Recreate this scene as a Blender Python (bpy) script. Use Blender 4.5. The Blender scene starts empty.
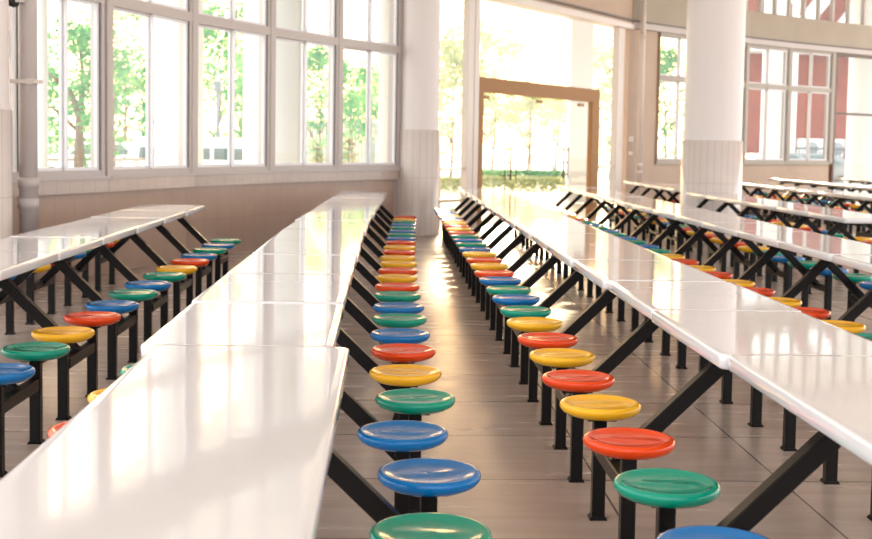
import bpy, bmesh, math, random
from mathutils import Vector, Matrix
random.seed(7)
S = bpy.context.scene
COL = S.collection
PI = math.pi

# ------------------------------------------------------------------ camera
F, EYE = 1237.0, 1.43
cd = bpy.data.cameras.new('camera')
cam = bpy.data.objects.new('camera', cd); COL.objects.link(cam)
cd.sensor_width = 36.0
cd.lens = F * 36.0 / 872.0
cd.shift_y = -0.04994
cd.clip_end = 500
cam.matrix_world = (Matrix.Translation((0, 0, EYE)) @ Matrix.Rotation(-0.038218, 4, 'Z')
                    @ Matrix.Rotation(PI/2 - math.radians(3.8), 4, 'X') @ Matrix.Rotation(0.017, 4, 'Z'))
cd.dof.use_dof = True
cd.dof.focus_distance = 5.2
cd.dof.aperture_fstop = 4.5
S.camera = cam

# ------------------------------------------------------------------ world, sun, exposure
SUN_AZ, SUN_EL = math.radians(6.0), math.radians(17.0)       # azimuth to the right of +Y
sun_dir = Vector((math.sin(SUN_AZ)*math.cos(SUN_EL), math.cos(SUN_AZ)*math.cos(SUN_EL), math.sin(SUN_EL)))
w = bpy.data.worlds.new('world'); S.world = w; w.use_nodes = True
nt = w.node_tree; nt.nodes.clear()
out = nt.nodes.new('ShaderNodeOutputWorld'); bg = nt.nodes.new('ShaderNodeBackground')
tc = nt.nodes.new('ShaderNodeTexCoord')
dp = nt.nodes.new('ShaderNodeVectorMath'); dp.operation = 'DOT_PRODUCT'
gd = Vector((math.sin(math.radians(6)), math.cos(math.radians(6)), 0.16)).normalized()
dp.inputs[1].default_value = gd
nt.links.new(tc.outputs['Generated'], dp.inputs[0])
rm = nt.nodes.new('ShaderNodeValToRGB')
rm.color_ramp.elements[0].position = 0.55; rm.color_ramp.elements[0].color = (0.94, 0.95, 0.96, 1)
rm.color_ramp.elements[1].position = 1.0; rm.color_ramp.elements[1].color = (3.0, 1.7, 0.75, 1)
e = rm.color_ramp.elements.new(0.88); e.color = (1.5, 1.12, 0.80, 1)
nt.links.new(dp.outputs['Value'], rm.inputs[0])
nt.links.new(rm.outputs[0], bg.inputs[0]); bg.inputs[1].default_value = 1.35
nt.links.new(bg.outputs[0], out.inputs[0])

sd = bpy.data.lights.new('sun', 'SUN'); sun = bpy.data.objects.new('sun', sd); COL.objects.link(sun)
sun.rotation_euler = sun_dir.to_track_quat('Z', 'Y').to_euler()
sd.energy = 3.2; sd.angle = math.radians(9); sd.color = (1.0, 0.74, 0.48)

S.view_settings.view_transform = 'Standard'; S.view_settings.look = 'None'
S.view_settings.gamma = 1; S.view_settings.use_curve_mapping = False
S.view_settings.exposure = 1.5
try:
    S.cycles.max_bounces = 8; S.cycles.transparent_max_bounces = 16
    S.cycles.diffuse_bounces = 4; S.cycles.glossy_bounces = 4
except Exception: pass

# ------------------------------------------------------------------ materials
MATS = {}
def mat(name, col, rough=0.5, metal=0.0, coat=0.0, spec=0.5):
    m = bpy.data.materials.new(name); m.use_nodes = True
    b = m.node_tree.nodes['Principled BSDF']
    b.inputs['Base Color'].default_value = (*col, 1); b.inputs['Roughness'].default_value = rough
    b.inputs['Metallic'].default_value = metal; b.inputs['Coat Weight'].default_value = coat
    b.inputs['Coat Roughness'].default_value = 0.04
    b.inputs['Specular IOR Level'].default_value = spec
    MATS[name] = m; return m
def noisy(m, c2, scale=6.0, detail=4, stretch=(1, 1, 1), fac=(0.35, 0.65), bump=0.0, coord='Object'):
    t = m.node_tree; b = t.nodes['Principled BSDF']; c1 = tuple(b.inputs['Base Color'].default_value)
    tc = t.nodes.new('ShaderNodeTexCoord'); mp = t.nodes.new('ShaderNodeMapping'); mp.inputs['Scale'].default_value = stretch
    n = t.nodes.new('ShaderNodeTexNoise'); n.inputs['Scale'].default_value = scale; n.inputs['Detail'].default_value = detail
    r = t.nodes.new('ShaderNodeValToRGB')
    r.color_ramp.elements[0].position = fac[0]; r.color_ramp.elements[0].color = c1
    r.color_ramp.elements[1].position = fac[1]; r.color_ramp.elements[1].color = (*c2, 1)
    t.links.new(tc.outputs[coord], mp.inputs[0]); t.links.new(mp.outputs[0], n.inputs['Vector'])
    t.links.new(n.outputs['Fac'], r.inputs[0]); t.links.new(r.outputs[0], b.inputs['Base Color'])
    if bump:
        bp = t.nodes.new('ShaderNodeBump'); bp.inputs['Strength'].default_value = bump; bp.inputs['Distance'].default_value = 0.02
        t.links.new(n.outputs['Fac'], bp.inputs['Height']); t.links.new(bp.outputs[0], b.inputs['Normal'])
    return m
def mathn(t, op, a, b=None):
    n = t.nodes.new('ShaderNodeMath'); n.operation = op
    for i, v in enumerate((a, b)):
        if v is None: continue
        if isinstance(v, (int, float)): n.inputs[i].default_value = v
        else: t.links.new(v, n.inputs[i])
    return n.outputs[0]

white = mat('table_white', (0.67, 0.65, 0.66), 0.07, coat=0.5)
# slightly wavy gloss of a moulded top
t = white.node_tree; b = t.nodes['Principled BSDF']
tcn = t.nodes.new('ShaderNodeTexCoord'); n = t.nodes.new('ShaderNodeTexNoise'); n.inputs['Scale'].default_value = 7; n.inputs['Detail'].default_value = 1
bp = t.nodes.new('ShaderNodeBump'); bp.inputs['Strength'].default_value = 0.06; bp.inputs['Distance'].default_value = 0.006
t.links.new(tcn.outputs['Object'], n.inputs['Vector']); t.links.new(n.outputs['Fac'], bp.inputs['Height'])
t.links.new(bp.outputs[0], b.inputs['Normal']); t.links.new(bp.outputs[0], b.inputs['Coat Normal'])
black = mat('black_steel', (0.006, 0.0045, 0.004), 0.3, spec=0.12)
SEATC = {'blue': (0.0, 0.145, 0.42), 'green': (0.0, 0.27, 0.175), 'yellow': (0.88, 0.45, 0.012), 'red': (0.74, 0.055, 0.003)}
for k, c in SEATC.items(): mat('seat_' + k, c, 0.13, coat=0.08, spec=0.35)
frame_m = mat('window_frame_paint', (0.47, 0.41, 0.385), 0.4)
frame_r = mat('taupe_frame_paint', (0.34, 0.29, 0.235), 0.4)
sash_m = mat('white_sash', (0.74, 0.73, 0.76), 0.35)
plaster = mat('painted_wall', (0.44, 0.315, 0.225), 0.55); noisy(plaster, (0.48, 0.345, 0.25), 1.5)
beam_m = mat('beam_paint', (0.31, 0.25, 0.18), 0.5); noisy(beam_m, (0.34, 0.275, 0.20), 1.2)
colm = mat('white_column_paint', (0.74, 0.68, 0.665), 0.45)
ext_white = mat('exterior_white', (0.66, 0.68, 0.68), 0.7)
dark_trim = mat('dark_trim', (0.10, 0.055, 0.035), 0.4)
door_m = mat('bronze_door_frame', (0.34, 0.165, 0.055), 0.5, spec=0.2)
steel = mat('brushed_steel', (0.45, 0.38, 0.30), 0.3, metal=0.8)
gasket_m = mat('grey_gasket', (0.16, 0.14, 0.14), 0.6)
ceil_m = mat('ceiling_paint', (0.72, 0.70, 0.68), 0.7)
pvc = mat('pipe_plastic', (0.50, 0.44, 0.42), 0.4)
pvc2 = mat('pale_pipe_plastic', (0.66, 0.58, 0.52), 0.35)
plastic_w = mat('switch_plastic', (0.8, 0.78, 0.75), 0.3)
rubber = mat('tyre_rubber', (0.02, 0.02, 0.02), 0.7)
carw = mat('white_car_paint', (0.80, 0.81, 0.83), 0.2, coat=0.6)
cars = mat('silver_car_paint', (0.22, 0.23, 0.24), 0.25, metal=0.3, coat=0.6)
carg = mat('car_window_glass', (0.10, 0.15, 0.15), 0.08)
bark = mat('tree_bark', (0.26, 0.19, 0.14), 0.9); noisy(bark, (0.15, 0.11, 0.08), 12, stretch=(1, 1, .2), bump=.5)
leafm = []
for i, (c, c2) in enumerate([((0.05, 0.26, 0.10), (0.22, 0.46, 0.18)), ((0.03, 0.24, 0.14), (0.16, 0.42, 0.20)), ((0.34, 0.38, 0.17), (0.50, 0.52, 0.28))]):  # last pair is paled: bright outdoor haze put into the leaf colour
    m = mat('leaf_%s' % 'abc'[i], c, 0.6); noisy(m, c2, 1.2, fac=(.4, .6))
    t = m.node_tree; b = t.nodes['Principled BSDF']; o = t.nodes['Material Output']
    tr = t.nodes.new('ShaderNodeBsdfTranslucent'); mx = t.nodes.new('ShaderNodeMixShader'); mx.inputs[0].default_value = 0.5
    src = b.inputs['Base Color'].links[0].from_socket
    t.links.new(src, tr.inputs[0]); t.links.new(b.outputs[0], mx.inputs[1]); t.links.new(tr.outputs[0], mx.inputs[2]); t.links.new(mx.outputs[0], o.inputs[0])
    leafm.append(m)
brick = mat('red_brick', (0.20, 0.042, 0.020), 0.85); noisy(brick, (0.26, 0.062, 0.032), 2.0)
paving = mat('pale_paving', (0.62, 0.58, 0.52), 0.85); noisy(paving, (0.70, 0.66, 0.60), 0.6, coord='Object')
rail_m = mat('dark_railing_paint', (0.06, 0.06, 0.07), 0.5)
ac_m = mat('pale_metal', (0.62, 0.66, 0.66), 0.5)

def glass_mat():
    m = bpy.data.materials.new('clear_glass'); m.use_nodes = True; t = m.node_tree; t.nodes.clear()
    o = t.nodes.new('ShaderNodeOutputMaterial'); mx = t.nodes.new('ShaderNodeMixShader')
    tr = t.nodes.new('ShaderNodeBsdfTransparent'); tr.inputs[0].default_value = (0.95, 0.97, 0.96, 1)
    gl = t.nodes.new('ShaderNodeBsdfGlossy'); gl.inputs['Roughness'].default_value = 0.02
    fr = t.nodes.new('ShaderNodeLayerWeight'); fr.inputs[0].default_value = 0.5
    fac = mathn(t, 'ADD', mathn(t, 'MULTIPLY', mathn(t, 'POWER', fr.outputs['Facing'], 5.0), 0.6), 0.025)
    t.links.new(fac, mx.inputs[0]); t.links.new(tr.outputs[0], mx.inputs[1]); t.links.new(gl.outputs[0], mx.inputs[2])
    t.links.new(mx.outputs[0], o.inputs[0]); return m
glass = glass_mat()

def grid_lines(t, u, v, su, sv, ou, ov, wd):
    """1 inside the joints of a grid with cell su x sv"""
    def line(x, s, off):
        a = mathn(t, 'FRACT', mathn(t, 'DIVIDE', mathn(t, 'SUBTRACT', x, off - s*50), s))
        d = mathn(t, 'ABSOLUTE', mathn(t, 'SUBTRACT', a, 0.5))
        return mathn(t, 'GREATER_THAN', d, 0.5 - wd/s/2)
    return mathn(t, 'MAXIMUM', line(u, su, ou), line(v, sv, ov))

def floor_mat():
    m = mat('floor_tile', (0.36, 0.28, 0.24), 0.22); t = m.node_tree; b = t.nodes['Principled BSDF']
    g = t.nodes.new('ShaderNodeNewGeometry'); sp = t.nodes.new('ShaderNodeSeparateXYZ'); t.links.new(g.outputs['Position'], sp.inputs[0])
    ln = grid_lines(t, sp.outputs[0], sp.outputs[1], 0.8, 0.8, 1.71, 5.2, 0.010)
    mp = t.nodes.new('ShaderNodeMapping'); mp.inputs['Scale'].default_value = (0.8, 5.0, 1); t.links.new(g.outputs['Position'], mp.inputs[0])
    n = t.nodes.new('ShaderNodeTexNoise'); n.inputs['Scale'].default_value = 2.2; n.inputs['Detail'].default_value = 6; t.links.new(mp.outputs[0], n.inputs['Vector'])
    # one slightly different tone per tile
    fl = t.nodes.new('ShaderNodeVectorMath'); fl.operation = 'FLOOR'
    ad = t.nodes.new('ShaderNodeVectorMath'); ad.operation = 'SUBTRACT'; ad.inputs[1].default_value = (1.71, 5.2, 0)
    sc = t.nodes.new('ShaderNodeVectorMath'); sc.operation = 'SCALE'; sc.inputs['Scale'].default_value = 1/0.8
    t.links.new(g.outputs['Position'], ad.inputs[0]); t.links.new(ad.outputs[0], sc.inputs[0]); t.links.new(sc.outputs[0], fl.inputs[0])
    wn = t.nodes.new('ShaderNodeTexWhiteNoise'); wn.noise_dimensions = '2D'; t.links.new(fl.outputs[0], wn.inputs['Vector'])
    r = t.nodes.new('ShaderNodeValToRGB')
    r.color_ramp.elements[0].position = 0.3; r.color_ramp.elements[0].color = (0.37, 0.285, 0.24, 1)
    r.color_ramp.elements[1].position = 0.7; r.color_ramp.elements[1].color = (0.48, 0.38, 0.325, 1)
    mixv = mathn(t, 'ADD', mathn(t, 'MULTIPLY', n.outputs['Fac'], 0.8), mathn(t, 'MULTIPLY', wn.outputs['Value'], 0.2))
    t.links.new(mixv, r.inputs[0])
    mc = t.nodes.new('ShaderNodeMix'); mc.data_type = 'RGBA'; t.links.new(ln, mc.inputs[0])
    t.links.new(r.outputs[0], mc.inputs[6]); mc.inputs[7].default_value = (0.12, 0.09, 0.08, 1)
    t.links.new(mc.outputs[2], b.inputs['Base Color'])
    rr = mathn(t, 'ADD', mathn(t, 'MULTIPLY', n.outputs['Fac'], 0.16), 0.17); t.links.new(rr, b.inputs['Roughness'])
    return m
floor_m = floor_mat()

def tile_mat(name, c, joint, su, sv, rough=0.2, wd=0.006, c2=None):
    """glazed wall tile: UV runs in metres along the wall and up"""
    m = mat(name, c, rough); t = m.node_tree; b = t.nodes['Principled BSDF']
    uv = t.nodes.new('ShaderNodeUVMap'); sp = t.nodes.new('ShaderNodeSeparateXYZ'); t.links.new(uv.outputs[0], sp.inputs[0])
    ln = grid_lines(t, sp.outputs[0], sp.outputs[1], su, sv, 0, 0, wd)
    n = t.nodes.new('ShaderNodeTexNoise'); n.inputs['Scale'].default_value = 3; t.links.new(uv.outputs[0], n.inputs['Vector'])
    r = t.nodes.new('ShaderNodeValToRGB'); r.color_ramp.elements[0].color = (*[x*0.92 for x in c], 1); r.color_ramp.elements[1].color = (*[x*1.08 for x in c], 1)
    t.links.new(n.outputs['Fac'], r.inputs[0])
    mc = t.nodes.new('ShaderNodeMix'); mc.data_type = 'RGBA'; t.links.new(ln, mc.inputs[0]); t.links.new(r.outputs[0], mc.inputs[6])
    mc.inputs[7].default_value = (*joint, 1); t.links.new(mc.outputs[2], b.inputs['Base Color']); return m
tile_up = tile_mat('sill_band_tile', (0.46, 0.365, 0.315), (0.36, 0.275, 0.23), 0.2, 0.6)
tile_lo = tile_mat('wall_tile', (0.45, 0.325, 0.26), (0.38, 0.265, 0.205), 0.3, 0.45, 0.16)
tile_col = tile_mat('column_tile', (0.68, 0.60, 0.565), (0.54, 0.46, 0.42), 0.1, 0.9, 0.16, 0.008)

# ------------------------------------------------------------------ mesh helpers
class MB:
    def __init__(s): s.bm = bmesh.new(); s.uv = s.bm.loops.layers.uv.new('UVMap')
    def hexa(s, pts):
        v = [s.bm.verts.new(p) for p in pts]
        for f in ((3,2,1,0),(4,5,6,7),(0,1,5,4),(1,2,6,5),(2,3,7,6),(3,0,4,7)): s.bm.faces.new([v[i] for i in f])
        return v
    def box(s, c, d, rz=0):
        M = Matrix.Translation(c) @ Matrix.Rotation(rz, 4, 'Z'); x, y, z = (q/2 for q in d)
        return s.hexa([M @ Vector(p) for p in ((-x,-y,-z),(x,-y,-z),(x,y,-z),(-x,y,-z),(-x,-y,z),(x,-y,z),(x,y,z),(-x,y,z))])
    def wall(s, P, Q, z0, z1, th, off=0.0, uoff=0.0):
        """box between plan points P and Q; off moves it along the outward normal (away from the room)"""
        P = Vector((P[0], P[1])); Q = Vector((Q[0], Q[1])); d = (Q-P).normalized(); nrm = Vector((-d.y, d.x))
        a = P + nrm*(off-th/2); b_ = Q + nrm*(off-th/2); c = Q + nrm*(off+th/2); e_ = P + nrm*(off+th/2); L = (Q-P).length
        vs = s.hexa([(p.x, p.y, z) for z in (z0, z1) for p in (a, b_, c, e_)])
        for v in vs:
            for l in v.link_loops:
                q = Vector((v.co.x, v.co.y)) - P; l[s.uv].uv = (q.dot(d)+uoff, v.co.z)
        return L
    def tube(s, a, b_, r0, r1=None, n=12, cap=True):
        r1 = r0 if r1 is None else r1; a = Vector(a); b_ = Vector(b_); d = (b_-a).normalized()
        u = d.orthogonal().normalized(); v = d.cross(u)
        A = [s.bm.verts.new(a+(u*math.cos(i*2*PI/n)+v*math.sin(i*2*PI/n))*r0) for i in range(n)]
        B = [s.bm.verts.new(b_+(u*math.cos(i*2*PI/n)+v*math.sin(i*2*PI/n))*r1) for i in range(n)]
        for i in range(n):
            f = s.bm.faces.new((A[i], A[(i+1)%n], B[(i+1)%n], B[i])); f.smooth = True
        if cap: s.bm.faces.new(A[::-1]); s.bm.faces.new(B)
    def bar(s, a, b_, wx, wy):
        """square bar from a to b"""
        a = Vector(a); b_ = Vector(b_); d = (b_-a).normalized(); u = Vector((0, 1, 0)) if abs(d.y) < .9 else Vector((1, 0, 0))
        v = d.cross(u).normalized(); u = v.cross(d).normalized()
        s.hexa([p + u*i*wx/2 + v*j*wy/2 for p in (a, b_) for i, j in ((-1,-1),(1,-1),(1,1),(-1,1))])
    def lathe(s, prof, c=(0,0,0), n=40, uvr=None, fn=None):
        rings = []
        for r, z in prof:
            if r < 1e-5: rings.append([s.bm.verts.new((c[0], c[1], c[2]+z))])
            else:
                ring = []
                for i in range(n):
                    a = i*2*PI/n; x, y = r*math.cos(a), r*math.sin(a)
                    ring.append(s.bm.verts.new((c[0]+x, c[1]+y, c[2]+z+(fn(x, y, z) if fn else 0))))
                rings.append(ring)
        for k in range(len(rings)-1):
            A, B = rings[k], rings[k+1]
            for i in range(n):
                if len(A) == 1: vs = (A[0], B[(i+1)%n], B[i])
                elif len(B) == 1: vs = (A[i], A[(i+1)%n], B[0])
                else: vs = (A[i], A[(i+1)%n], B[(i+1)%n], B[i])
                f = s.bm.faces.new(vs); f.smooth = True
                if uvr:
                    for l in f.loops:
                        an = math.atan2(l.vert.co.y-c[1], l.vert.co.x-c[0]) % (2*PI)
                        if i == n-1 and an < 1e-4: an = 2*PI
                        l[s.uv].uv = (an*uvr, l.vert.co.z)
    def prism(s, pts, axis_len, M):
        """outline pts in local XZ, extruded along local Y by axis_len, placed by M"""
        A = [s.bm.verts.new(M @ Vector((x, -axis_len/2, z))) for x, z in pts]; B = [s.bm.verts.new(M @ Vector((x, axis_len/2, z))) for x, z in pts]
        s.bm.faces.new(A[::-1]); s.bm.faces.new(B); n = len(pts)
        for i in range(n): s.bm.faces.new((A[i], A[(i+1)%n], B[(i+1)%n], B[i]))
    def bevel(s, w_, seg=2):
        bmesh.ops.bevel(s.bm, geom=s.bm.edges[:], offset=w_, segments=seg, affect='EDGES', profile=0.5, clamp_overlap=True)
    def mesh(s, name, m):
        bmesh.ops.recalc_face_normals(s.bm, faces=s.bm.faces[:])
        me = bpy.data.meshes.new(name); s.bm.to_mesh(me); s.bm.free(); me.materials.append(m); return me
    def build(s, name, m, parent=None): return link(name, s.mesh(name, m), parent)
def link(name, me, parent=None):
    o = bpy.data.objects.new(name, me); COL.objects.link(o)
    if parent: o.parent = parent
    return o
def smooth(me, ang=35):
    for p in me.polygons: p.use_smooth = True
    try: me.set_sharp_from_angle(angle=math.radians(ang))
    except Exception: pass
    return me
def tag(o, label, cat, group=None):
    o['label'] = label; o['category'] = cat
    if group: o['group'] = group
    return o
def struct(o): o['kind'] = 'structure'; return o
def empty(name, loc=(0,0,0), rz=0):
    o = bpy.data.objects.new(name, None); COL.objects.link(o); o.location = loc; o.rotation_euler = (0, 0, rz); o.empty_display_size = .1; return o
def kx(u): return (u - 390.0) / F            # plan direction X/Y of an image column
def cross(P, Q, k):                           # point of segment PQ seen in plan direction k
    t_ = (k*P[1]-P[0]) / ((Q[0]-P[0]) - k*(Q[1]-P[1]))
    return (P[0]+(Q[0]-P[0])*t_, P[1]+(Q[1]-P[1])*t_)
def along(poly, k):
    for P, Q in zip(poly, poly[1:]):
        if P[0]/P[1] <= k <= Q[0]/Q[1]: return cross(P, Q, k)
    return cross(poly[-2], poly[-1], k) if k > poly[-1][0]/poly[-1][1] else cross(poly[0], poly[1], k)

# ------------------------------------------------------------------ the hall
LW = [(-4.15, 8.6), (-3.85, 10.3), (-3.51, 11.90), (-2.985, 13.05), (-2.385, 14.85), (-1.62, 16.50), (-0.785, 18.0), (0.12, 19.35)]
E0, E1 = (0.74, 19.50), (4.89, 25.72)
RW = [E1, (5.25, 26.10), (6.60, 27.38), (8.85, 29.50), (12.5, 32.0), (15.4, 33.5)]

OUT = [(p[0]-.25, p[1]+.2) for p in LW] + [(E1[0]-.2, E1[1]+.25)] + [(p[0]-.1, p[1]+.3) for p in RW[1:]] + [(15.6, -6), (-6, -6), (-6, 8)]
def slab(nm, z0, z1, m_, OUT):
    m = MB(); A = [m.bm.verts.new((x, y, z0)) for x, y in OUT]; B = [m.bm.verts.new((x, y, z1)) for x, y in OUT]; n = len(OUT)
    m.bm.faces.new(A); m.bm.faces.new(B[::-1])
    for i in range(n): m.bm.faces.new((A[i], A[(i+1)%n], B[(i+1)%n], B[i]))
    return struct(m.build(nm, m_))
slab('floor', -0.1, 0, floor_m, OUT)
# unseen canopy added to the roof over the outdoor columns, to hold back sun
slab('ceiling', 6.5, 6.7, ceil_m, [(-6, 8), (-6, 20), (-2.5, 37.5), (18, 38), (18, -6), (-6, -6)])

SILL, HEAD, TOP, BEAM = 1.04, 2.83, 4.06, 4.63
def window_unit(nm, P, Q, sill, head, top, frame_mt=None):
    frame_mt = frame_mt or frame_m
    root = empty(nm, (0, 0, 0)); struct(root)
    P = Vector(P); Q = Vector(Q); L = (Q-P).length; d = (Q-P)/L
    fr = MB()
    j, jl = 0.05, 0.015
    fr.wall(P, Q, sill, sill+0.06, 0.12); fr.wall(P, Q, head-0.02, head+0.09, 0.14)
    fr.wall(P, Q, top-0.07, top, 0.12)
    for a in (P, Q):
        s_ = 1 if a is P else -1
        fr.wall(a, a+d*s_*jl, sill, top, 0.13) if s_ > 0 else fr.wall(a-d*j, a, sill, top, 0.13)
    fr.build('window_frame', frame_mt, root)
    mid = L*0.52
    gk = MB()
    for z0, z1 in ((sill+0.06, head-0.02), (head+0.09, top-0.07)):
        gk.wall(Q-d*(j+.014), Q-d*j, z0, z1, 0.05, -0.02); gk.wall(P+d*(mid+.02), P+d*(mid+.032), z0, z1, 0.03, 0.03)
    gk.build('gasket', gasket_m, root)
    for a, b_, off in ((jl, mid+0.02, 0.03), (mid-0.02, L-j, -0.02)):
        A, B = P+d*a, P+d*b_
        for z0, z1 in ((sill+0.06, head-0.02), (head+0.09, top-0.07)):
            sm = MB()
            sa, sb = (0.02, 0.055) if off > 0 else (0.02, 0.05)
            sm.wall(A, A+d*sa, z0, z1, 0.035, off); sm.wall(B-d*sb, B, z0, z1, 0.035, off)
            sm.wall(A+d*sa, B-d*sb, z0, z0+0.03, 0.035, off); sm.wall(A+d*sa, B-d*sb, z1-0.03, z1, 0.035, off)
            so = sm.build('sash', sash_m, root)
            g = MB(); g.wall(A+d*sa, B-d*sb, z0+0.03, z1-0.03, 0.006, off); g.build('pane', glass, so)
    return root
wn = 1
mw = 0.06
up = 0.0
ml = MB(); mu = MB(); mb = MB(); mm = MB(); md = MB()
for i, (P, Q) in enumerate(zip(LW, LW[1:])):
    L = ml.wall(P, Q, 0, 0.87, 0.2, 0.13, up)
    mu.wall(P, Q, 0.87, SILL-0.03, 0.34, 0.10, up); md.wall(P, Q, SILL-0.03, SILL, 0.38, 0.09, up)
    mb.wall(P, Q, TOP, BEAM, 0.30, 0.05, up)
    up += L
    d = (Vector(Q)-Vector(P)).normalized()
    window_unit('window_%d' % wn, Vector(P)+d*mw, Vector(Q)-d*mw, SILL, HEAD, TOP); wn += 1
    mm.wall(Vector(P)-d*mw*0.9, Vector(P)+d*mw, SILL, TOP, 0.2, 0.02)
d = (Vector(LW[-1])-Vector(LW[-2])).normalized(); mm.wall(Vector(LW[-1])-d*mw, Vector(LW[-1])+d*0.06, 0, TOP, 0.22, 0.04)
wl = struct(ml.build('wall_left', tile_lo))
mu.build('sill_band', tile_up, wl); md.build('sill_ledge', frame_m, wl); mb.build('beam', beam_m, wl); mm.build('mullion', frame_m, wl)

# round columns with a tiled foot
def column(nm, x, y, r, th, part='tiled_foot', rb=None):
    m = MB(); m.lathe([(r*1.0, th), (r, 6.5)], (x, y, 0), 64); o = struct(m.build(nm, colm))
    rb = rb or r + 0.025
    m = MB(); m.lathe([(rb, 0), (rb, th), (r, th+0.004)], (x, y, 0), 64, uvr=r); m.build(part, tile_col, o); return o
column('column', 0.445, 19.45, 0.315, 1.64)
column('column', 4.96, 18.93, 0.44, 1.55)
column('column', -3.84, 10.95, 0.50, 1.66)

# entrance screen
def ent(u): return cross(E0, E1, kx(u))
eb = MB(); eb.wall(ent(438), E1, 3.96, 4.72, 0.3, 0.05); wb = struct(eb.build('wall_back', plaster))
m = MB(); m.wall(ent(438), E1, 3.86, 3.97, 0.36, 0.03); m.build('lintel_trim', pvc2, wb)
m = MB(); m.wall(ent(438), E1, 4.03, 4.06, 0.34, 0.0); m.build('dark_strip', dark_trim, wb)  # dark brown strip along the lintel
m = MB(); P, Q = ent(620), E1; m.wall(ent(614), ent(620), 0, 3.86, 0.14); m.build('side_post', pvc2, wb)
m = MB(); m.wall(ent(464), ent(469.5), 0, 3.86, 0.12); m.wall(ent(470.3), ent(475), 0, 3.86, 0.12); m.build('side_post', pvc2, wb)
door = struct(empty('door_1'))
m = MB(); m.wall(ent(476), ent(480.3), 0, 2.55, 0.10); m.wall(ent(590), ent(597), 0, 2.55, 0.10); m.wall(ent(480.3), ent(590), 2.30, 2.55, 0.10); m.build('door_frame', door_m, door)
for a, b_ in ((480.8, 505), (505.4, 536), (536.4, 563.6), (564, 589.6)):
    m = MB(); m.wall(ent(a), ent(b_), 0.02, 2.26, 0.012); g = m.build('glass_leaf', glass, door)
for u in (483, 536.2, 578):
    m = MB(); p = ent(u); q = ent(u+4.5); m.wall(p, q, 2.20, 2.25, 0.05, -0.0); m.build('patch_fitting', door_m, door)
for u in (502, 507.6, 513, 561, 565.5):
    P = Vector(ent(u)); m = MB(); dd = (Vector(E1)-Vector(E0)).normalized(); nn = Vector((-dd.y, dd.x))
    P2 = P - nn*0.07; th = 0.016 if u in (507.6, 561) else 0.008
    m.tube((P2.x, P2.y, 0.82), (P2.x, P2.y, 1.42), th)
    for z in (0.9, 1.12, 1.36): m.tube((P2.x, P2.y, z), (P.x, P.y, z), 0.012)
    m.build('door_handle', dark_trim, door)
for a, b_ in ((438.5, 463.5), (597.5, 613.5)):
    wv = struct(empty('window_%d' % wn)); wn += 1
    m = MB(); m.wall(ent(a), ent(b_), 0.02, 3.84, 0.012); m.build('pane', glass, wv)
    m = MB(); m.wall(ent(a), ent(b_), 1.01, 1.05, 0.05)
    if a < 450: m.wall(ent(a), ent(b_), 0.50, 0.55, 0.05); m.wall(ent(a), ent(a+1.3), 0, 1.45, 0.05)
    m.build('push_rail', steel, wv)
wv = struct(empty('window_%d' % wn)); wn += 1
m = MB(); m.wall(ent(476), ent(597), 2.56, 3.84, 0.012); m.build('pane', glass, wv)

# right part of the curved wall
R0 = (4.93, 25.78)
kp = [655, 699, 745, 789, 833]
mr = MB(); mru = MB(); ml2 = MB(); mt = MB(); mg = MB(); up = 0
RP = [R0] + [along(RW, kx(u)) for u in kp]
mr.wall(RP[0], RP[1], 0, 4.06, 0.25, 0.1)
for i in range(1, 5):
    P, Q = RP[i], RP[i+1]; up += mr.wall(P, Q, 0, 1.09, 0.25, 0.1, up); ml2.wall(P, Q, 1.07, 1.12, 0.32, 0.08)
    d = (Vector(Q)-Vector(P)).normalized()
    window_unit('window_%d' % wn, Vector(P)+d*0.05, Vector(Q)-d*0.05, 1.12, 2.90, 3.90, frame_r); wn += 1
pts = RP[:1] + [along(RW, kx(u)) for u in (655, 699, 745, 789, 833, 880)] + [RW[-1]]
for P, Q in zip(pts, pts[1:]):
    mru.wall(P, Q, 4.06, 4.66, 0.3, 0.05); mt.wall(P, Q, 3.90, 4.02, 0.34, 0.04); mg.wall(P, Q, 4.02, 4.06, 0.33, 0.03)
wr = struct(mr.build('wall_right', plaster))
mru.build('beam', beam_m, wr); mt.build('head_trim', frame_m, wr); mg.build('dark_strip', dark_trim, wr); ml2.build('sill_ledge', frame_r, wr)  # a plain dark brown strip runs just below the beam
mm = MB()
for u in kp[1:]:
    P = Vector(along(RW, kx(u))); Q = Vector(along(RW, kx(u)+.01)); d = (Q-P).normalized(); mm.wall(P-d*.06, P+d*.06, 1.1, 3.9, .2, .02)
mm.build('mullion', frame_r, wr)
# glazed door at the far right
dr = struct(empty('door_2'))
A, B = along(RW, kx(835)), along(RW, kx(884))
m = MB(); m.wall(A, along(RW, kx(836.8)), 0, 3.9, .14); m.wall(along(RW, kx(882.5)), B, 0, 3.9, .14); m.wall(A, B, 3.82, 3.9, .14); m.wall(A, B, 2.34, 2.40, .1); m.build('door_frame', dark_trim, dr)
m = MB(); m.wall(A, B, 0.02, 2.34, .01); m.wall(A, B, 2.4, 3.82, .01); m.build('pane', glass, dr)
# clerestory above the beams
mm = MB(); cg = struct(empty('window_%d' % wn)); wn += 1; gm = MB()
for poly, u0, u1, st in ((LW, None, None, .75), ([ent(438), E1], None, None, .7), (pts, None, None, .62)):
    for P, Q in zip(poly, poly[1:]):
        P, Q = Vector(P), Vector(Q); L = (Q-P).length; n_ = max(1, round(L/st)); d = (Q-P)/L
        for i in range(n_): mm.wall(P+d*(i*L/n_-.035), P+d*(i*L/n_+.035), 4.6, 6.3, .1, .05)
        mm.wall(P, Q, 6.2, 6.5, .2, .05); gm.wall(P, Q, 4.6, 6.2, .01, .05)
mm.build('window_frame', frame_m, cg); gm.build('pane', glass, cg)

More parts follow.
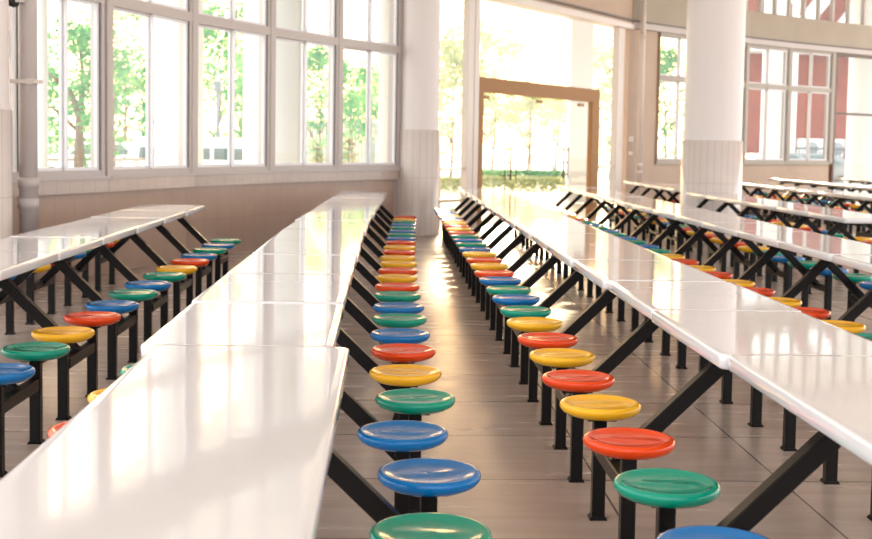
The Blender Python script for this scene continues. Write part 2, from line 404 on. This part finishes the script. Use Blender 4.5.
# pipes and fittings
def pipe(nm, x, y, r, z0, z1, joints, m_, label):
    m = MB(); m.tube((x, y, z0), (x, y, z1), r, n=24); o = m.build(nm, m_); tag(o, label, 'pipe')
    for z in joints:
        c = MB(); c.tube((x, y, z-.05), (x, y, z+.05), r*1.12, n=24); c.build('collar', m_, o)
    return o
p1 = pipe('drainpipe', -3.30, 11.45, 0.082, 0, 6.5, (1.01, 0.82), pvc, 'thick grey drainpipe standing beside the leftmost tiled column')
m = MB(); m.box((-3.30, 11.40, 1.93), (0.26, 0.13, 0.035)); m.box((-3.25, 11.33, 1.93), (0.05, 0.05, 0.05)); m.build('clamp', pvc2, p1)
pipe('drainpipe', 5.225, 25.755, 0.055, 0, 6.4, (3.75, 1.05, 0.9), pvc2, 'thin pale downpipe between the entrance and the right windows')
P = Vector(RP[0]); Q = Vector(RP[1]); d = (Q-P).normalized(); nn = Vector((-d.y, d.x))
for z, h_, lb in ((1.60, .10, 'upper'), (1.30, .07, 'lower')):
    c = P + d*0.11 - nn*0.045; m = MB(); m.box((c.x, c.y, z), (.12, .03, h_), math.atan2(d.y, d.x))
    o = m.build('light_switch', plastic_w); tag(o, '%s white switch plate on the wall right of the entrance' % lb, 'switch')
    m = MB(); c2 = c - nn*.018; m.box((c2.x, c2.y, z), (.04, .012, h_*.6), math.atan2(d.y, d.x)); m.build('rocker', pvc2, o)
sc_ = empty('security_camera', (-3.40, 11.30, 2.62)); tag(sc_, 'small dark camera on a pale bracket at the top left by the drainpipe', 'camera')
m = MB(); m.tube((0, 0, 0), (-.12, .05, .05), .025); m.build('bracket', pvc2, sc_)
m = MB(); m.lathe([(0, -.06), (.04, -.045), (.055, 0), (.055, .03), (0, .04)], (0.02, 0, .02), 20); m.build('dome', rubber, sc_)
m = MB(); m.box((0.08, -.02, .03), (.08, .06, .05), .3); m.build('housing', pvc, sc_)

# ------------------------------------------------------------------ canteen tables with fixed stools
PITCH, OFF, PAIR = 1.073, 0.555, 0.285
def rounded_top(L, Wd, th=0.050, r=0.035):
    bm = bmesh.new(); pts = []
    for cx, cy, a0 in ((Wd/2-r, L/2-r, 0), (-Wd/2+r, L/2-r, 90), (-Wd/2+r, -L/2+r, 180), (Wd/2-r, -L/2+r, 270)):
        for i in range(7): a = math.radians(a0+i*15); pts.append((cx+r*math.cos(a), cy+r*math.sin(a)))
    # (inset, height) levels: rolled lip, side, returned bottom edge
    prof = [(0.030, -th+.012), (0.018, -th), (0.006, -th), (0.001, -th+.006), (0, -0.009), (0.0018, -0.004), (0.005, -0.001), (0.009, 0), (0.03, 0)]
    rings = []
    for ins, z in prof:
        sx, sy = (Wd/2-ins)/(Wd/2), (L/2-ins)/(L/2); rings.append([bm.verts.new((x*sx, y*sy, z)) for x, y in pts])
    n_ = len(pts)
    for A, B in zip(rings, rings[1:]):
        for i in range(n_): f = bm.faces.new((A[i], A[(i+1)%n_], B[(i+1)%n_], B[i])); f.smooth = True
    bm.faces.new(rings[0][::-1]); bm.faces.new(rings[-1])
    bmesh.ops.recalc_face_normals(bm, faces=bm.faces[:])
    me = bpy.data.meshes.new('tabletop'); bm.to_mesh(me); bm.free(); me.materials.append(white); return me
TOPH = 0.775
ME = {'top': rounded_top(PITCH-0.004, 0.62), 'long': rounded_top(PITCH*2-0.008, 0.62)}
prof = [(r_*1.07, z_*.86) for r_, z_ in [(0, -.050), (.075, -.050), (.112, -.040), (.134, -.026), (.1435, -.012), (.1455, 0), (.1430, .010), (.1360, .0155), (.128, .0155), (.119, .0115), (.108, .007), (.100, .0045), (.090, .003), (.080, .002), (.070, .0013), (.06, .0008), (.05, 0.0005), (.04, .0002), (.03, 0), (.02, 0), (.01, 0), (0, 0)]]
def saddle(x, y, z):
    r = math.hypot(x, y)
    return 0.005*math.exp(-((y-1.2*x*x)/(.020 if y < 1.2*x*x else .040))**2)*max(0, 1-(r/.118)**2) if z > -.002 and r < .118 else 0
for c in SEATC:
    m = MB(); m.lathe(prof, (0, 0, 0), 60, fn=saddle); ME[c] = m.mesh('seat_' + c, MATS['seat_' + c])
m = MB(); m.box((0, 0, .197), (.05, .05, .384)); m.bevel(.004, 1); m.hexa([(x*s_, y*s_, z) for z, s_ in ((0, 1.2), (.012, 1.0)) for x, y in ((-.028,-.028),(.028,-.028),(.028,.028),(-.028,.028))]); m.box((0, 0, .394), (.11, .11, .008)); ME['leg'] = m.mesh('leg', black)
m = MB(); m.bar((0, -PAIR+.02, 0), (0, PAIR-.02, 0), .05, .055); m.bevel(.004, 1); ME['rail'] = m.mesh('rail', black)
for sg in (-1, 1):
    m = MB(); m.bar((sg*OFF, 0, .285), (sg*.13, 0, TOPH-.050-.028), .055, .055); m.bevel(.004, 1)
    ME['strut%d' % sg] = m.mesh('strut', black)
m = MB(); m.box((0, 0, TOPH-.050-.025), (.34, .05, .05)); m.bevel(.004, 1); m.box((0, 0, TOPH-.053), (.40, .5, .006)); ME['beam'] = m.mesh('beam', black)
RELIEF = random.Random(3)
NTH = ['frontmost', 'second', 'third', 'fourth', 'fifth', 'sixth', 'seventh', 'eighth', 'ninth', 'tenth', 'eleventh', 'twelfth', 'thirteenth', 'fourteenth', 'fifteenth', 'sixteenth']
def table_unit(x, y, left, right, label, group, rz=0, long=False, dx=0.0, dz=0.0, tilt=0.0, oo=(0, 0), fix={}, ty=0.0):
    root = empty('canteen_table', (x, y, 0), rz); tag(root, label, 'table', group)
    tp = link('tabletop', ME['long' if long else 'top'], root)
    tp.location = (dx, (-PITCH/2 if long else 0) + ty, TOPH+dz); tp.rotation_euler = (0, 0, tilt)
    frames = (0, -PITCH) if long else (0,)
    for fy in frames:
        b_ = link('top_beam', ME['beam'], root); b_.location = (0, fy, 0)
        for sg, cols in ((-1, left), (1, right)):
            OF = OFF + oo[0 if sg < 0 else 1]
            s_ = link('strut', ME['strut%d' % sg], root); s_.location = (sg*(OF-OFF), fy, 0)
            r_ = link('side_rail', ME['rail'], root); r_.location = (sg*OF, fy, .28)
            for q in (0, 1):
                yy = fy + (-PAIR if q == 0 else PAIR)
                c = cols[q + (2 if fy < 0 else 0)]
                jx = RELIEF.uniform(-.006, .006) + fix.get((sg, q), 0)
                l_ = link('leg', ME['leg'], root); l_.location = (sg*OF+jx, yy, 0)
                st = link('stool_seat', ME[c], root); st.location = (sg*OF+jx, yy, .441); st['label'] = c + ' round moulded seat'
                st.rotation_euler = (0, 0, RELIEF.uniform(-.3, .3))
    return root
CC = {'b': 'blue', 'g': 'green', 'y': 'yellow', 'r': 'red'}
def row(xf, y0, n_, left, right, side, word, group, first_long=False, skip=(), jig=None, nth0=0, oo=(0, 0), ys={}, fx={}):
    """left / right: two letters per unit, near to far"""
    for k in range(n_):
        L = [CC[c] for c in left[2*k:2*k+2]]; R = [CC[c] for c in right[2*k:2*k+2]]
        show = R if side > 0 else L
        lng = first_long and k == 0
        if lng: L += ['yellow', 'red']; R += ['green', 'blue']
        yc = y0 + k*PITCH + ys.get(k, 0); x = xf(yc); rz = 0 if lng else -math.atan((xf(yc+.1)-xf(yc-.1))/.2)
        dx, dz, tl = (jig or {}).get(k, (RELIEF.uniform(-.006, .006), RELIEF.uniform(-.003, .003), RELIEF.uniform(-.003, .003)))
        nm = show[0] + ' and ' + show[1] if show[0] != show[1] else 'two ' + show[0]
        lb = 'white canteen table, %s %s seats, %s %s' % (nm, 'right' if side > 0 else 'left', NTH[k+nth0] if not (k+nth0 == 0) else 'frontmost', word)
        table_unit(x, yc, L, R, lb, group, rz, lng, dx, dz, tl, oo, fx.get(k, {}), -ys.get(k, 0))
def xL1(y): return (-0.43 if y < 4.1 else -0.49) + 0.15*max(0, (y-9)/7.5)**1.3
row(xL1, 3.42, 13, 'yrrygbgygyrybgrygbyrgbgbyr', 'gbbgyrbgbgryryyryrbgbgbgyr', 1, 'in row left of aisle', 'canteen tables in the row left of the aisle', True,
    jig={0: (0.0, .0, 0), 1: (.004, -.004, .003), 2: (0.0, .001, -.004)}, oo=(-.06, 0), ys={0: -.06, 1: -.04}, fx={0: {(1, 0): -.012, (1, 1): .01}, 1: {(1, 0): -.012, (1, 1): .045}, 2: {(1, 0): .02, (1, 1): .016}})
def xR1(y): return 1.365 + .0*y
row(xR1, 3.33, 15, 'bgryryryg b g b r y r y b g b g r y r y r b y b b g'.replace(' ', '')[:30].ljust(30, 'b'), 'gbyrgbgbyrryryyrbgbgrygbyrbgby', -1, 'in row right of aisle', 'canteen tables in the row right of the aisle', True,
    jig={0: (.022, .004, 0), 1: (.008, 0, .002), 2: (.02, 0, -.002)}, oo=(-.012, 0), ys={0: -.07, 1: -.03})
row(lambda y: -2.20 + .006*(y-5), 4.43, 8, 'bgybrgybgbyrbgry', 'bgbgyrbgbgyrbgbg', 1, 'in row along the left windows', 'canteen tables in the row along the left windows')
row(lambda y: 3.10, 6.07, 14, 'rgyryryryrygbgbgbgbgryrygbbg', 'byrgrybgbgbgyryryrgbyrgyrybg', -1, 'in second row right of aisle', 'canteen tables in the second row right of the aisle')
row(lambda y: 4.74, 12.40, 6, 'gbgbryyrrygb', 'yyrygbryyrgb', -1, 'before the white column', 'canteen tables in front of the white column')
row(lambda y: 4.86, 20.15, 4, 'gbryyrgb', 'rygbgbry', -1, 'behind the white column', 'canteen tables behind the white column')
row(lambda y: 7.10, 16.7, 9, 'gbbgryyyryrygbyrgb', 'yrbgbgyrrybgbgyrry', -1, 'in fourth row right of aisle', 'canteen tables in the fourth row right of the aisle')
row(lambda y: 9.02, 22.3, 6, 'yrgbbgryyrgb', 'gbyryrgbbgry', -1, 'in fifth row right of aisle', 'canteen tables in the fifth row right of the aisle')
row(lambda y: 11.1, 26.9, 3, 'ybgrgb', 'yrgbry', -1, 'in farthest row by right windows', 'canteen tables in the farthest row by the right windows')

# ------------------------------------------------------------------ outside
m = MB(); m.box((0, 90, -0.10), (240, 260, 0.1)); struct(m.build('ground', paving))
def ext_col(x, y, r, label, sq=False):
    m = MB()
    if sq: m.box((x, y, 4), (r*2, r*2, 8)); 
    else: m.lathe([(r, -.1), (r, 8)], (x, y, 0), 40)
    o = m.build('outdoor_column', ext_white); o['kind'] = 'structure'; return o
ext_col(kx(181)*22.5, 22.5, .43, ''); ext_col(kx(274)*21.5, 21.5, .52, ''); ext_col(kx(396)*24, 24, .35, ''); ext_col(kx(45)*19, 19, .12, '')
ext_col(kx(579)*31.5, 31.5, .28, '', True); ext_col(kx(776)*40, 40, .42, ''); ext_col(kx(868)*37, 37, .5, ''); ext_col(kx(795)*42, 42, .12, '')
# the roof overhang above these columns, added for shade, belongs to the ceiling slab
# trees
def leaf_crown(seed, R, H, nleaf, size, m_, clumps=26):
    rd = random.Random(seed); bm = bmesh.new(); cl = []
    for i in range(clumps):
        a = rd.uniform(0, 2*PI); rr = R*math.sqrt(rd.random())*.85; z = rd.uniform(-.5, .5)*H; sc = 1-.5*abs(z/(H*.5))**2
        cl.append((rr*sc*math.cos(a), rr*sc*math.sin(a), z, rd.uniform(.22, .42)*R))
    for i in range(nleaf):
        cx, cy, cz, cr = cl[i % clumps]
        v = Vector((rd.gauss(0, 1), rd.gauss(0, 1), rd.gauss(0, 1))).normalized()*cr*rd.uniform(.35, 1)
        c = Vector((cx, cy, cz)) + v
        u = Vector((rd.gauss(0, 1), rd.gauss(0, 1), rd.gauss(0, .6))).normalized(); w_ = u.orthogonal().normalized(); s_ = size*rd.uniform(.6, 1.3)
        q = [c-u*s_, c-w_*s_*.4+Vector((0,0,.02)), c+u*s_, c+w_*s_*.4+Vector((0,0,.02))]; bm.faces.new([bm.verts.new(p) for p in q])
    me = bpy.data.meshes.new('crown'); bm.to_mesh(me); bm.free(); me.materials.append(m_); return me
def trunk_mesh(seed, h, r):
    rd = random.Random(seed); m = MB(); p = Vector((0, 0, 0)); seg = 5; rr = r
    for i in range(seg):
        q = p + Vector((rd.uniform(-.12, .12), rd.uniform(-.12, .12), h/seg)); m.tube(p, q, rr, rr*.86, 10)
        if i >= 1:
            for j in range(2):
                a = rd.uniform(0, 2*PI); L = rd.uniform(.8, 1.7); e1 = q + Vector((math.cos(a)*L*.6, math.sin(a)*L*.6, L*.45)); m.tube(q, e1, rr*.5, rr*.34, 8)
                e2 = e1 + Vector((math.cos(a+.5)*L*.5, math.sin(a+.5)*L*.5, L*.6)); m.tube(e1, e2, rr*.34, rr*.12, 6)
        p = q; rr *= .86
    return m.mesh('trunk', bark)
def forked():
    m = MB()
    for a, b_, r0, r1 in (((0,0,0),(.02,0,1.0),.14,.11),((.02,0,1.0),(.04,0,1.9),.11,.09),((.04,0,1.9),(-.16,.05,2.45),.085,.06),((-.16,.05,2.45),(-.75,.1,2.95),.06,.03),((.04,0,1.9),(.12,0,2.7),.08,.055),((.12,0,2.7),(.05,-.1,3.6),.055,.02),((.12,0,2.7),(.6,.1,3.3),.045,.02),((0.03,0,1.6),(-.5,-.1,2.1),.05,.025),((-.5,-.1,2.1),(-1.0,0,2.25),.025,.012)): m.tube(a, b_, r0, r1, 10)
    return m.mesh('trunk', bark)
CR = [leaf_crown(1, 2.3, 4.6, 2300, .13, leafm[0]), leaf_crown(2, 2.4, 4.4, 2300, .13, leafm[1]), leaf_crown(3, 2.5, 4.2, 2600, .14, leafm[2])]
TR = [trunk_mesh(4, 3.2, .15), trunk_mesh(5, 3.4, .16), forked()]
def tree(x, y, ci, sc, zc, label, ti=0, rz=0, vs=1.0):
    r = empty('tree', (x, y, -.05), rz); tag(r, label, 'tree', 'trees outside the hall')
    c = link('crown', CR[ci], r); c.location = (0, 0, zc); c.scale = (sc, sc, sc*vs); k = link('trunk', TR[ti], r); k.scale = (1, 1, 1) if ti == 2 else (sc*.6, sc*.6, max(.6, zc/3.2)); return r
TL = [(82, 27, 0, .62, 2.45, 'leafy green tree with forked trunk outside the leftmost window', 2, 1.0),
      (126, 43, 1, .8, 2.9, 'blue-green tree behind the parked white car', 0, 1.1), (118, 34, 0, .5, 4.8, 'small high-crowned tree above the parked white car', 1, .6),
      (8, 33, 1, .62, 3.2, 'blue-green tree at the far left behind the drainpipe', 0, 1.3), (44, 52, 1, .85, 3.0, 'dark tree far behind the drainpipe, left of the forked tree', 1, .9),
      (222, 48, 0, 1.0, 3.3, 'tree rising behind the white minivan', 0, 1.4), (240, 62, 1, .9, 4.6, 'distant tree above the roof of the white minivan', 1, .9),
      (320, 42, 0, .75, 2.9, 'green tree seen in the fourth window from the left', 0, 1.0), (354, 54, 0, .85, 2.9, 'bushy green tree in the window next to the entrance', 1, 1.0), (374, 64, 2, .8, 3.6, 'pale tree beyond the bushy one next to the entrance', 1, 1.0),
      (451, 50, 2, .75, 3.6, 'pale tree in the narrow glass left of the entrance door', 0, 1.3), (492, 56, 2, .7, 2.9, 'pale tree in the left part of the door', 1, .8), (528, 62, 2, .8, 3.1, 'pale tree in the middle of the door', 0, .8), (556, 70, 2, .8, 3.3, 'pale tree in the right part of the door, by the square white column', 1, .8),
      (480, 78, 2, 1.3, 7.0, 'tall pale tree showing above the left end of the door frame', 1, .8), (611, 54, 2, .8, 3.4, 'pale tree in the narrow glass right of the door', 0, 1.4), (668, 50, 0, .8, 3.2, 'green tree in the window left of the big white column', 1, 1.2)]
for u, y, ci, sc, zc, lb, ti, vs in TL: tree(kx(u)*y, y, ci, sc, zc, lb, ti, 0 if ti == 2 else RELIEF.uniform(0, 6), vs)
# layered young conifers
def conifer(x, y, h_, lb):
    r = empty('young_conifer', (x, y, -.05)); tag(r, lb, 'plant', 'layered young conifers outside'); m = MB(); m.tube((0,0,0), (0,0,h_), .03, .01, 8); m.build('trunk', bark, r)
    rd = random.Random(int(h_*100)); bm = bmesh.new()
    for k in range(7):
        z = h_*(.25+.11*k); R_ = .62*(1-k/8.5)
        for i in range(70):
            a = rd.uniform(0, 2*PI); q = R_*rd.uniform(.25, 1); c = Vector((q*math.cos(a), q*math.sin(a), z+rd.uniform(-.03, .05)+.1*(q/R_)**2)); u_ = Vector((math.cos(a), math.sin(a), .2))*.09; w_ = Vector((-math.sin(a), math.cos(a), 0))*.035
            bm.faces.new([bm.verts.new(p) for p in (c-u_, c-w_, c+u_, c+w_)])
    me = bpy.data.meshes.new('foliage'); bm.to_mesh(me); bm.free(); me.materials.append(leafm[2]); link('foliage', me, r)
conifer(kx(349)*30, 30, 1.62, 'pale layered young conifer in the window nearest the entrance')
conifer(kx(318)*33, 33, 1.38, 'shorter pale layered conifer in the fourth window from the left')
# low hedges
def hedge(x0, x1, y, h_, d_, lb, sd):
    rd = random.Random(sd); bm = bmesh.new()
    for i in range(int((x1-x0)*700)):
        c = Vector((rd.uniform(x0, x1), y+rd.uniform(-d_/2, d_/2), rd.uniform(0, h_)*(1-.0) )); c.z = (h_+.1)*math.sqrt(rd.random())-.1
        u_ = Vector((rd.gauss(0, 1), rd.gauss(0, 1), rd.gauss(0, 1))).normalized(); w_ = u_.orthogonal().normalized(); s_ = rd.uniform(.04, .08)
        bm.faces.new([bm.verts.new(p) for p in (c-u_*s_, c-w_*s_*.5, c+u_*s_, c+w_*s_*.5)])
    me = bpy.data.meshes.new('hedge'); bm.to_mesh(me); bm.free(); me.materials.append(leafm[2] if sd % 2 else leafm[0]); o = link('hedge', me); tag(o, lb, 'hedge'); return o
hedge(kx(478)*40, kx(572)*40, 40, .42, .9, 'low clipped hedge in front of the entrance door', 11)
hedge(kx(478)*50, kx(575)*50, 50, .42, .7, 'farther low hedge behind the clipped one, through the door', 12)
hedge(kx(436)*38, kx(466)*38, 38, .40, .9, 'low hedge in the narrow glass left of the door', 13)
hedge(kx(30)*41, kx(96)*41, 41, 1.45, 1.2, 'dark shrub bank behind the forked tree at left', 14)
hedge(kx(112)*52, kx(160)*52, 52, 1.5, 1.2, 'shrub bank far behind the white car', 16)
hedge(kx(205)*56, kx(250)*56, 56, 1.8, 1.2, 'shrub bank far behind the white minivan', 18)
fence_m = mat('weathered_fence', (0.30, 0.33, 0.27), 0.8)
gf = empty('garden_fence'); tag(gf, 'tall weathered board fence beyond the windows nearest the entrance', 'fence')
m = MB(); x0, x1 = kx(286)*58, kx(396)*58
nbd = 34
for i in range(nbd): m.box((x0+(x1-x0)*(i+.5)/nbd, 58, 1.2), ((x1-x0)/nbd*.9, .05, 2.4))
m.build('boards', fence_m, gf); m = MB(); m.box(((x0+x1)/2, 58.05, 2.2), (x1-x0, .08, .1)); m.build('rail', fence_m, gf)
wf = empty('wire_fence'); tag(wf, 'thin wire fence on slender posts, far beyond the entrance door', 'fence')
x0, x1 = kx(440)*74, kx(622)*74; m = MB(); m.box(((x0+x1)/2, 74, 2.05), (x1-x0, .04, .05)); m.build('top_wire', rail_m, wf)
for i in range(9): m = MB(); m.tube((x0+(x1-x0)*i/8, 74, -.05), (x0+(x1-x0)*i/8, 74, 3.3), .05); m.build('post', rail_m, wf)
post_m = mat('slate_paint', (0.16, 0.20, 0.24), 0.5)
lp = empty('lamp_post', (kx(219)*40, 40, -.05)); tag(lp, 'dark slender lamp post behind the white minivan', 'lamp post')
m = MB(); m.tube((0,0,0), (0,0,3.1), .05); m.build('pole', post_m, lp); m = MB(); m.box((0,0,3.2), (.22,.2,.36)); m.bevel(.03, 1); m.build('lamp_head', post_m, lp)
# balustrade outside the left windows
bal = empty('balustrade', (0, 0, 0)); tag(bal, 'low pale balustrade rail outside the two leftmost windows', 'railing')
A = Vector((kx(30)*27, 27)); B = Vector((kx(172)*31, 31))
m = MB(); m.wall(A, B, .90, .97, .12); m.build('top_rail', pvc, bal)
for i in range(9):
    c = A.lerp(B, i/8); m = MB(); m.box((c.x, c.y, .42), (.1, .1, .96)); m.build('post', ext_white, bal)
# cars
def car(nm, lb, x, y, rz, paint, L, H, body, cabin, W=1.7):
    r = empty(nm, (x, y, -.05), rz); r.scale = (1, 1, .93); tag(r, lb, 'car')
    M = Matrix.Identity(4)
    m = MB(); m.prism(body, W, M); m.bevel(.05, 2); o = m.build('body', paint, r); smooth(o.data, 50)
    for k, pts_ in enumerate(cabin):
        m = MB(); m.prism(pts_, W+.012, M); m.build('side_window', carg, r)
    zr = max(p[1] for p in body)
    for sx in (-.31*L, .31*L):
        for sy in (-W/2+.1, W/2-.1):
            m = MB(); m.tube((sx, sy-.11, .32), (sx, sy+.11, .32), .32, n=24); wh = m.build('wheel', rubber, r)
            m = MB(); m.tube((sx, sy-.115, .32), (sx, sy+.115, .32), .17, n=16); m.build('hubcap', cars, wh)
    for sgn in (-1, 1):
        m = MB(); m.box((L/2-.06, sgn*(W/2-.25), .75), (.14, .34, .16)); m.build('headlight', plastic_w, r)
    return r
vb = [(-2.1, .3), (2.1, .3), (2.12, .8), (1.75, .98), (1.15, 1.58), (.9, 1.66), (-1.9, 1.66), (-2.08, 1.1)]
vc = [[(.32, 1.02), (1.42, 1.02), (1.12, 1.36), (.32, 1.36)], [(-.62, 1.02), (.22, 1.02), (.22, 1.36), (-.62, 1.36)], [(-1.75, 1.02), (-.74, 1.02), (-.74, 1.36), (-1.72, 1.36)]]
car('minivan', 'white minivan parked outside the third left window', kx(256)*34-1.25, 34.3, -.12, carw, 4.2, 1.66, vb, vc)
cb = [(-2.1, .3), (2.1, .3), (2.15, .7), (1.95, .92), (1.0, 1.02), (.3, 1.45), (-.9, 1.48), (-1.6, 1.08), (-2.12, 1.0)]
cc = [[(.0, 1.04), (.82, 1.04), (.26, 1.37), (.0, 1.38)], [(-1.25, 1.06), (-.1, 1.04), (-.1, 1.39), (-.82, 1.4)]]
car('parked_car', 'white car parked outside the second left window', kx(135)*39-.9, 39.0, PI-.1, carw, 4.2, 1.48, cb, cc)
car('parked_car', 'silver car parked outside the window right of the big column', kx(768)*41, 41.3, PI+.1, cars, 4.2, 1.48, cb, cc)
car('parked_car', 'silver car parked before the brick building at far right', kx(820)*43, 44.6, PI-.05, cars, 4.2, 1.48, cb, cc)
# brick building
bb = empty('brick_building', (0, 0, 0)); tag(bb, 'red brick building with white sloping braces outside the right windows', 'building')
X0, X1, YB = kx(735)*50, 23.0, 50
m = MB(); m.box(((X0+X1)/2, YB+3, 6), (X1-X0, 6, 12.2)); m.build('brick_wall', brick, bb)
for i, u in enumerate((752, 790, 832, 872)):
    a = kx(u)*48; m = MB(); m.prism([(a-.2, 5.6), (a+.35, 5.6), (a+2.6, 8.4), (a+1.9, 8.4)], .5, Matrix.Translation((0, 48.6, 0))); m.build('sloping_brace', ext_white, bb)
m = MB(); m.box(((X0+X1)/2, 49.2, 5.45), (X1-X0, 1.6, .3)); m.build('canopy_slab', ext_white, bb)
tr_ = empty('terrace', (0, 0, 0)); tag(tr_, 'white terrace wall with dark railing before the brick building', 'terrace')
m = MB(); m.box((kx(835)*47, 47.3, .52), (4.2, .3, 1.14)); m.build('parapet', ext_white, tr_)
rl = MB(); xs = kx(797)*47, kx(874)*47
rl.box(((xs[0]+xs[1])/2, 47.1, 1.50), (xs[1]-xs[0], .06, .06)); rl.build('handrail', rail_m, tr_)
nb = 22
for i in range(nb+1):
    m = MB(); m.box((xs[0]+(xs[1]-xs[0])*i/nb, 47.1, 1.28), (.025, .025, .42)); m.build('baluster', rail_m, tr_)
for u0, u1, lb in ((803, 826, 'left'), (833, 848, 'right')):
    x0, x1 = kx(u0)*48, kx(u1)*48; a = empty('air_conditioner', ((x0+x1)/2, 48.1, 0)); tag(a, 'pale outdoor air conditioner on the terrace, the %s one' % lb, 'air conditioner')
    m = MB(); m.box((0, 0, 1.52), (x1-x0, .45, .72)); m.bevel(.02, 1); m.build('casing', ac_m, a)
    m = MB(); m.tube((0, -.24, 1.5), (0, -.22, 1.5), .26, n=24); m.build('fan_grille', cars, a)
    m = MB(); m.box((0, 0, .55), (x1-x0, .4, 1.22)); m.build('stand', ac_m, a)
